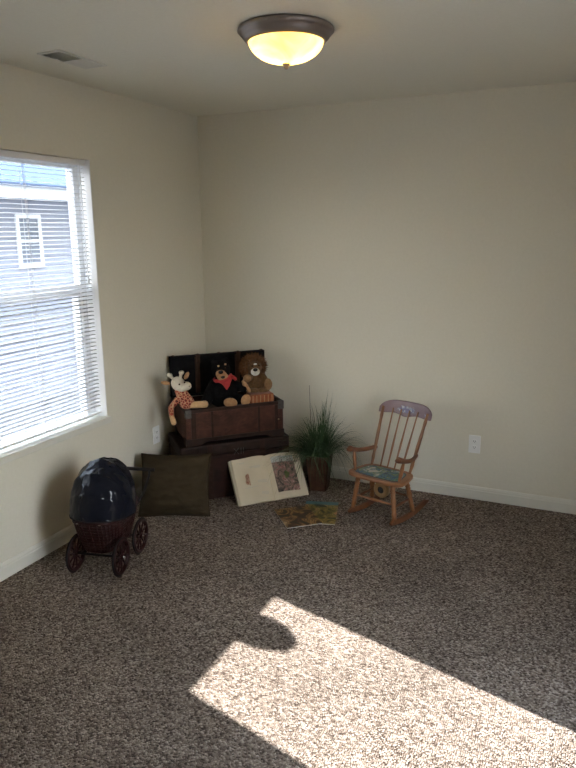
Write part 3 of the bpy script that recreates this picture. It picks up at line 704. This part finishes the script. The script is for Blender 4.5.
# ------------------------------------------------------------------ potted grass
pp = empty('potted_grass', (.985, -.222, 0), R(8), 'tall dark green ornamental grass in a brown basket pot by the back wall', 'plant')
m = MB()
def sqr(h, z, r=.14): return [(x*h, y*h, z) for x, y in ((-1, -1+r), (-1+r, -1), (1-r, -1), (1, -1+r), (1, 1-r), (1-r, 1), (-1+r, 1), (-1, 1-r))]
rings = [sqr(.056, 0), sqr(.064, .08), (sqr(.072, .16)), sqr(.078, .240), sqr(.073, .240), sqr(.069, .20)]
vs = [p for r_ in rings for p in r_]; n = 8
m._add(vs, [(i*n+k, i*n+(k+1) % n, (i+1)*n+(k+1) % n, (i+1)*n+k) for i in range(len(rings)-1) for k in range(n)]+[tuple(range(n))[::-1], tuple(range(5*n, 6*n))], False)
m.build('pot', 'pot', pp)
m = MB(); m.tube(sqr(.077, .237)+sqr(.077, .237)[:2], .006, 8, cap=False); m.build('pot_rim', 'strap', pp)
m = MB(); m.prism([(x, y) for x, y, z in sqr(.067, 0)], .012, Matrix.Translation((0, 0, .205))); m.build('soil', 'soil', pp)
m = MB()
for i in range(640):
    a = random.uniform(0, 2*pi); r0 = random.uniform(0, .055); out = random.random()**.8
    reach = (.04+.27*out)*random.uniform(.6, 1.25); hgt = (.43-.16*out)*random.uniform(.45, 1.12); dr = .42*out**1.3*random.uniform(.2, 1.3)
    if sin(a) > 0: reach = min(reach, .145/max(.2, sin(a)))
    if cos(a) < -.2: hgt *= .80; reach *= 1.15
    w = random.uniform(.0014, .0026); tw = random.uniform(-1.1, 1.1); pts = []; n = 7
    for k in range(n+1):
        t = k/n; q_ = V(((r0+reach*t)*cos(a+tw*t*.5), (r0+reach*t)*sin(a+tw*t*.5), .205+hgt*(1.5*t-.5*t*t)-dr*t**3*.8)); q_.y = min(q_.y, .200-.141*q_.x-.004*random.random()); pts.append(q_)
    verts = []
    for k in range(n+1):
        ww = w*(1-.9*(k/n)**2); sd = V((-sin(a), cos(a), 0))*ww; verts += [pts[k]-sd, pts[k]+V((0, 0, -ww*.7)), pts[k]+sd]
    m._add(verts, [(3*k+j, 3*k+j+1, 3*k+j+4, 3*k+j+3) for k in range(n) for j in (0, 1)], True)
m.build('foliage', 'grass', pp)
m = MB(); m.tube([(-.055, .05, .21), (-.075, .06, .45), (-.085, .065, .685)], [.0022, .0018, .0014], 6); m.build('stalk', 'stalk', pp)

# ------------------------------------------------------------------ child's rocking chair (local x = width, -y = front)
CH = V((1.497, -.493, 0)); CR = R(-15.5)
ch = empty('rocking_chair', CH, CR, "child's honey-coloured wooden rocking chair with painted seat and mauve crest rail", 'chair')
SZ = .262
def turned(m, a, b, r, beads):
    """turned round leg: beads along its length"""
    a, b = V(a), V(b); n = 34; pts = [a.lerp(b, k/n) for k in range(n+1)]; rr = []
    for k in range(n+1):
        t = k/n; q = r*.80
        for (c_, w_, h_) in beads: q += r*h_*math.exp(-((t-c_)/w_)**2)
        rr.append(q)
    m.tube(pts, rr, 12)
lb = [(.15, .05, .30), (.28, .022, .35), (.36, .018, .3), (.52, .09, .35), (.68, .018, .3), (.76, .022, .35), (.88, .05, .25)]

RKX = .145
def rock_z(s): return .80-math.sqrt(.80**2-(s+.07)**2)
for sx in (-1, 1):
    m = MB(); n = 24; ol = []
    for k in range(n+1):
        s_ = -.30+.432*k/n; ol.append((s_, rock_z(s_)))
    for k in range(n, -1, -1):
        s_ = -.30+.432*k/n; ed = min(1, min(k, n-k)/3+.35); ol.append((s_, rock_z(s_)+.034*ed))
    # outline in (forward, z): map forward -> -y
    mx = Matrix(((0, 0, 1, sx*RKX-.009), (-1, 0, 0, 0), (0, 1, 0, 0), (0, 0, 0, 1)))
    m.prism(ol, .018, mx); m.build('rocker', 'maple_dk', ch, bevel=.003)
for sx in (-1, 1):
    for y, ytop in ((-.090, -.075), (.120, .072)):
        m = MB(); zb = rock_z(-y)+.030; turned(m, (sx*RKX, y, zb), (sx*.118, ytop, SZ-.012), .0150, lb); m.build('leg', 'maple', ch)
m = MB(); zz = .13; turned(m, (-.130, -.082, zz), (.130, -.082, zz), .0075, [(.5, .2, .5)]); m.build('stretcher', 'maple', ch)
m = MB(); turned(m, (-.130, .094, zz), (.130, .094, zz), .0075, [(.5, .2, .5)]); m.build('stretcher', 'maple_dk', ch)
for sx in (-1, 1):
    m = MB(); turned(m, (sx*.131, -.084, .112), (sx*.131, .098, .112), .007, [(.5, .2, .5)]); m.build('stretcher', 'maple_dk', ch)
def seat_pt(a, rx, ry):
    c_, s_ = cos(a), sin(a); e = .42
    x = rx*abs(c_)**e*(1 if c_ > 0 else -1); y = ry*abs(s_)**e*(1 if s_ > 0 else -1)
    return (x*(1-.10*(y/ry)), y)
m = MB(); m.prism([seat_pt(2*pi*k/48, .180, .118) for k in range(48)], .024, Matrix.Translation((0, 0, SZ-.012))); st = m.build('seat', 'maple', ch, bevel=.007)
m = MB(); m.prism([seat_pt(2*pi*k/48, .146, .088) for k in range(48)], .0008, Matrix.Translation((0, -.005, SZ+.0122))); m.build('seat_border', 'seat_ring', st, 'dark painted seat border')
m = MB(); m.prism([seat_pt(2*pi*k/48, .138, .081) for k in range(48)], .0016, Matrix.Translation((0, -.005, SZ+.0122))); m.build('seat_painting', 'seat_paint', st, 'green and blue painted seat panel')
BK = .030*0
def back_pt(x, t):   # t 0 at the seat, 1 at crest
    return V((x, .090+.145*t, SZ+.01+.318*t))
for sx in (-1, 1):
    m = MB(); turned(m, back_pt(sx*.132, -.02), back_pt(sx*.155, 1.06), .0105, [(.15, .04, .25), (.5, .2, .25), (.85, .04, .2)]); m.build('back_post', 'maple', ch)
for k in range(4):
    f_ = (k-1.5)/1.5; m = MB(); a = back_pt(f_*.072, -.02); b = back_pt(f_*.086, 1.05)
    a.y += .004; b.y += .008
    turned(m, a, b, .0058, [(.4, .2, .4)]); m.build('spindle', 'maple', ch)
m = MB(); n = 28; ol = []
hwc = .180
def top(x): t = x/hwc; return .044+.020*max(0, 1-abs(t)**3.2)**.6 - .028*abs(t)**6
def bot(x): t = x/hwc; return -.012-.010*cos(t*pi*2)*(1-abs(t)) - .004
def crest(u_, v_, d):
    x = -hwc+2*hwc*u_; z = bot(x)+(top(x)-bot(x))*v_
    yb = .240+.020*(1-(x/hwc)**2)+.35*z
    return V((x, yb+d, SZ+.326+z))
def cgrid(d): return lambda u_, v_: crest(u_, v_, d)
nu, nv = 32, 8
vs = [crest(i/nu, j/nv, d) for d in (-.008, .008) for j in range(nv+1) for i in range(nu+1)]
K = (nu+1)*(nv+1); fc = []
for j in range(nv):
    for i in range(nu):
        a = j*(nu+1)+i; fc += [(a, a+1, a+nu+2, a+nu+1), (K+a, K+a+nu+1, K+a+nu+2, K+a+1)]
for i in range(nu): fc += [(i, K+i, K+i+1, i+1), (nv*(nu+1)+i, nv*(nu+1)+i+1, K+nv*(nu+1)+i+1, K+nv*(nu+1)+i)]
for j in range(nv):
    a = j*(nu+1); fc += [(a, a+nu+1, K+a+nu+1, K+a), (a+nu, K+a+nu, K+a+2*nu+1, a+2*nu+1)]
m._add(vs, fc, True); cr = m.build('crest_rail', 'crest', ch, 'mauve crest rail painted with small flowers', bevel=.003)
for sx in (-1, 1):   # arms: flat curved rail with a scrolled front, on a turned support
    m = MB(); n = 14; pts = []
    for k in range(n+1):
        t = k/n; p = V((sx*(.140+.022*sin(pi*t*.8)+.014*t), .150-.250*t, SZ+.108+.045*t-.016*sin(pi*t))); pts.append(p)
    m.tube(pts, [.011+.004*max(0, (k/n-.7))/.3 for k in range(n+1)], 12, sq=1.25); m.ball(pts[-1]+V((0, 0, -.004)), (.020, .020, .014)); m.build('armrest', 'maple_dk', ch)
    m = MB(); turned(m, (sx*.152, -.060, SZ+.010), (pts[11].x, pts[11].y, pts[11].z), .0105, [(.3, .1, .25), (.6, .2, .3)]); m.build('arm_support', 'maple', ch)
m = MB(); mx = Matrix.Translation((.01, .0, SZ-.012-.074)) @ Matrix.Rotation(R(90), 4, 'X')
m.lathe([(.045, 0), (.048, .004), (.048, .030), (.044, .034), (.022, .034), (.022, .026)], 28, mx)
mb = m.build('music_box', 'maple_pale', ch, 'pale round wooden box under the seat')
m = MB(); m.lathe([(.021, .027), (.021, .029)], 20, mx); m.build('opening', 'slot', mb)

# ------------------------------------------------------------------ doll pram (local +y = towards its handle)
pr = empty('doll_pram', (.366, -1.607, 0), math.atan2(-(-.24), .97), 'small wicker doll pram with shiny black hood, beside the left wall', 'pram')
WR = .094; WB = .122; WTk = .122
for sx in (-1, 1):
    for sy in (-1, 1):
        w = empty('w', (0, 0, 0)); bpy.data.objects.remove(w)
        cx_, cy_ = sx*WTk, sy*WB
        mx = Matrix.Translation((cx_, cy_, WR)) @ Matrix.Rotation(R(90), 4, 'Y')
        m = MB(); m.lathe([(WR-.017, -.008), (WR-.006, -.009), (WR-.006, .009), (WR-.017, .008), (WR-.017, -.008)], 40, mx, cap=False); wh = m.build('wheel', 'wheel', pr)
        m = MB(); m.tube([mx @ V(((WR-.004)*cos(a), (WR-.004)*sin(a), 0)) for a in [2*pi*k/40 for k in range(41)]], .0045, 8, cap=False, sq=2.0); m.build('tyre', 'tyre', wh)
        m = MB()
        for k in range(10):
            a = 2*pi*k/10; m.tube([mx @ V((.010*cos(a), .010*sin(a), 0)), mx @ V(((WR-.016)*cos(a), (WR-.016)*sin(a), 0))], .0045, 7)
        m.build('spokes', 'wheel', wh)
        m = MB(); m.lathe([(.014, -.012), (.016, 0), (.014, .012)], 16, mx); m.build('hub', 'wheel', wh)
        m = MB(); m.ball((cx_+sx*.014, cy_, WR), (.006, .008, .008), None, 12, 8); m.build('hub_cap', 'chrome', wh)
for sy in (-1, 1):
    m = MB(); m.tube([(-WTk, sy*WB, WR), (WTk, sy*WB, WR)], .006, 10); m.build('axle', 'tyre', pr)
for sx in (-1, 1):
    m = MB(); m.tube([(sx*.075, -WB, WR), (sx*.078, -.05, WR+.022), (sx*.078, .05, WR+.022), (sx*.075, WB, WR)], .006, 8)
    for sy in (-1, 1): m.tube([(sx*.078, sy*.05, WR+.022), (sx*.084, sy*.085, WR+.03), (sx*.082, sy*.06, WR+.045)], .005, 8)
    m.build('spring', 'tyre', pr)
def tub(a, z):   # body outline at height z (0..1)
    rx = .080+.034*z**.6; ry = .135+.060*z**.8; e = .6
    c_, s_ = cos(a), sin(a)
    return V((rx*abs(c_)**e*(1 if c_ > 0 else -1), .0+ry*abs(s_)**e*(1 if s_ > 0 else -1), (.122+.160*z+.016*z*abs(s_)**3)))
m = MB(); m.grid(lambda u_, v_: tub(2*pi*u_, v_), 40, 6)
m._add([tub(2*pi*k/40, 0) for k in range(40)], [tuple(range(40))], False); m.build('tub', 'wicker_in', pr, solid=.004)
m = MB()
for j in range(10):
    z = (j+.5)/10
    m.tube([tub(2*pi*k/80, z)*1.0+V((cos(2*pi*k/80), sin(2*pi*k/80), 0))*(.003+.003*(1 if (k+j) % 2 else -1)) for k in range(81)], .0042, 6, cap=False)
m.tube([tub(2*pi*k/60, 1.0)+V((cos(2*pi*k/60), sin(2*pi*k/60), 0))*.004 for k in range(61)], .0085, 8, cap=False)
m.tube([tub(2*pi*k/60, 0.0)+V((cos(2*pi*k/60), sin(2*pi*k/60), 0))*.004 for k in range(61)], .0075, 8, cap=False)
m.build('wicker_weave', 'wicker', pr)
m = MB()
for k in range(36):
    a = 2*pi*k/36; d = V((cos(a), sin(a), 0))*.006; m.tube([tub(a, 0)+d, tub(a, .5)+d, tub(a, 1)+d], .0036, 6)
m.build('stakes', 'wicker', pr)
# hood: folded vinyl dome over the near half, open towards the handle
HC = V((0, -.005, .285)); 
def hood(u_, v_):
    # u along the rim-to-rim sweep (0 left .. 1 right), v from the low front edge to the raised opening edge
    th = pi*u_; lift = R(4)+(R(112)-R(4))*v_
    rx, ry, rz = .160, .200, .280
    sag = 1-.045*abs(sin(v_*pi*4))**.6*sin(th)
    wob = 1+.030*noise.noise(V((u_*5, v_*6, 3)))+.022*noise.noise(V((u_*13, v_*9, 5)))+.010*noise.noise(V((u_*30, v_*16, 8)))
    x = -rx*cos(th); q = sin(th)**.80
    return HC+V((x*(1+.02*sin(v_*pi)), -ry*q*cos(lift)*sag*wob, rz*q*sin(lift)*sag*wob))
m = MB(); m.grid(hood, 96, 72); m.build('hood', 'hood', pr, 'shiny black vinyl hood', solid=.003)
m = MB(); m.tube([hood(k/40, 1.0) for k in range(41)], .004, 8); m.tube([hood(k/40, 0.0) for k in range(41)], .004, 8)
m.build('hood_hoop', 'tyre', pr)
for x in (-.05, .055):
    m = MB(); m.ball(tub(-pi/2+x*6, .98)+V((0, -.012, 0)), (.010, .003, .003)); m.build('snap', 'chrome', pr)
m = MB()
for sx in (-1, 1): m.tube([(sx*.112, .10, .27), (sx*.122, .20, .31), (sx*.126, .27, .375), (sx*.120, .302, .402)], .006, 10)
m.tube([(-.120, .302, .402), (.120, .302, .402)], .006, 10); m.build('handle_frame', 'tyre', pr)
m = MB(); m.tube([(-.135, .302, .402), (.145, .302, .402)], .010, 12); m.build('handle_grip', 'tyre', pr)

# ------------------------------------------------------------------ light
SUN, SKY, GLARE, EXPO = 9.2, 2.5, 2.4, 1.95
sd = V((-.962, .272, 0)).normalized(); el = math.atan(.943)
dirv = V((sd.x*cos(el), sd.y*cos(el), -sin(el)))
L = bpy.data.lights.new('sun', 'SUN'); L.energy = SUN; L.angle = R(.53); L.color = (1, .975, .96)
lo = bpy.data.objects.new('sun', L); C.objects.link(lo); lo.rotation_euler = dirv.to_track_quat('-Z', 'Y').to_euler(); lo.location = (6, -3, 5)
w = bpy.data.worlds.new('world'); sc.world = w; w.use_nodes = True; nt = w.node_tree
bg = nt.nodes['Background']; tc = nt.nodes.new('ShaderNodeTexCoord'); sx_ = nt.nodes.new('ShaderNodeSeparateXYZ')
nt.links.new(tc.outputs['Generated'], sx_.inputs[0])
rp = ramp(nt, [(.0, (.55, .52, .46)), (.48, (.6, .57, .5)), (.52, (1.0, .98, .95)), (.75, (.80, .88, 1.0)), (1, (.55, .72, 1.0))])
mp_ = N(nt, 'ShaderNodeMapRange'); mp_.inputs['From Min'].default_value = -1; nt.links.new(sx_.outputs[2], mp_.inputs['Value'])
nt.links.new(mp_.outputs[0], rp.inputs[0]); nt.links.new(rp.outputs[0], bg.inputs[0])
dp = N(nt, 'ShaderNodeVectorMath', operation='DOT_PRODUCT'); nt.links.new(tc.outputs['Generated'], dp.inputs[0]); dp.inputs[1].default_value = tuple(-dirv)
mxm = N(nt, 'ShaderNodeMath', operation='MAXIMUM'); nt.links.new(dp.outputs['Value'], mxm.inputs[0]); mxm.inputs[1].default_value = 0
pw_ = N(nt, 'ShaderNodeMath', operation='POWER'); nt.links.new(mxm.outputs[0], pw_.inputs[0]); pw_.inputs[1].default_value = 3
ma = N(nt, 'ShaderNodeMath', operation='MULTIPLY_ADD'); nt.links.new(pw_.outputs[0], ma.inputs[0]); ma.inputs[1].default_value = SKY*GLARE; ma.inputs[2].default_value = SKY
nt.links.new(ma.outputs[0], bg.inputs[1])   # the sky is brighter towards the sun
w.cycles.sampling_method = 'MANUAL' if False else 'AUTOMATIC'
sc.cycles.max_bounces = 12; sc.cycles.diffuse_bounces = 6; sc.cycles.sample_clamp_indirect = 8; sc.cycles.transparent_max_bounces = 12
sc.cycles.use_denoising = True
vs_ = sc.view_settings; vs_.view_transform = 'Standard'; vs_.look = 'None'; vs_.exposure = EXPO; vs_.gamma = 1; vs_.use_curve_mapping = False
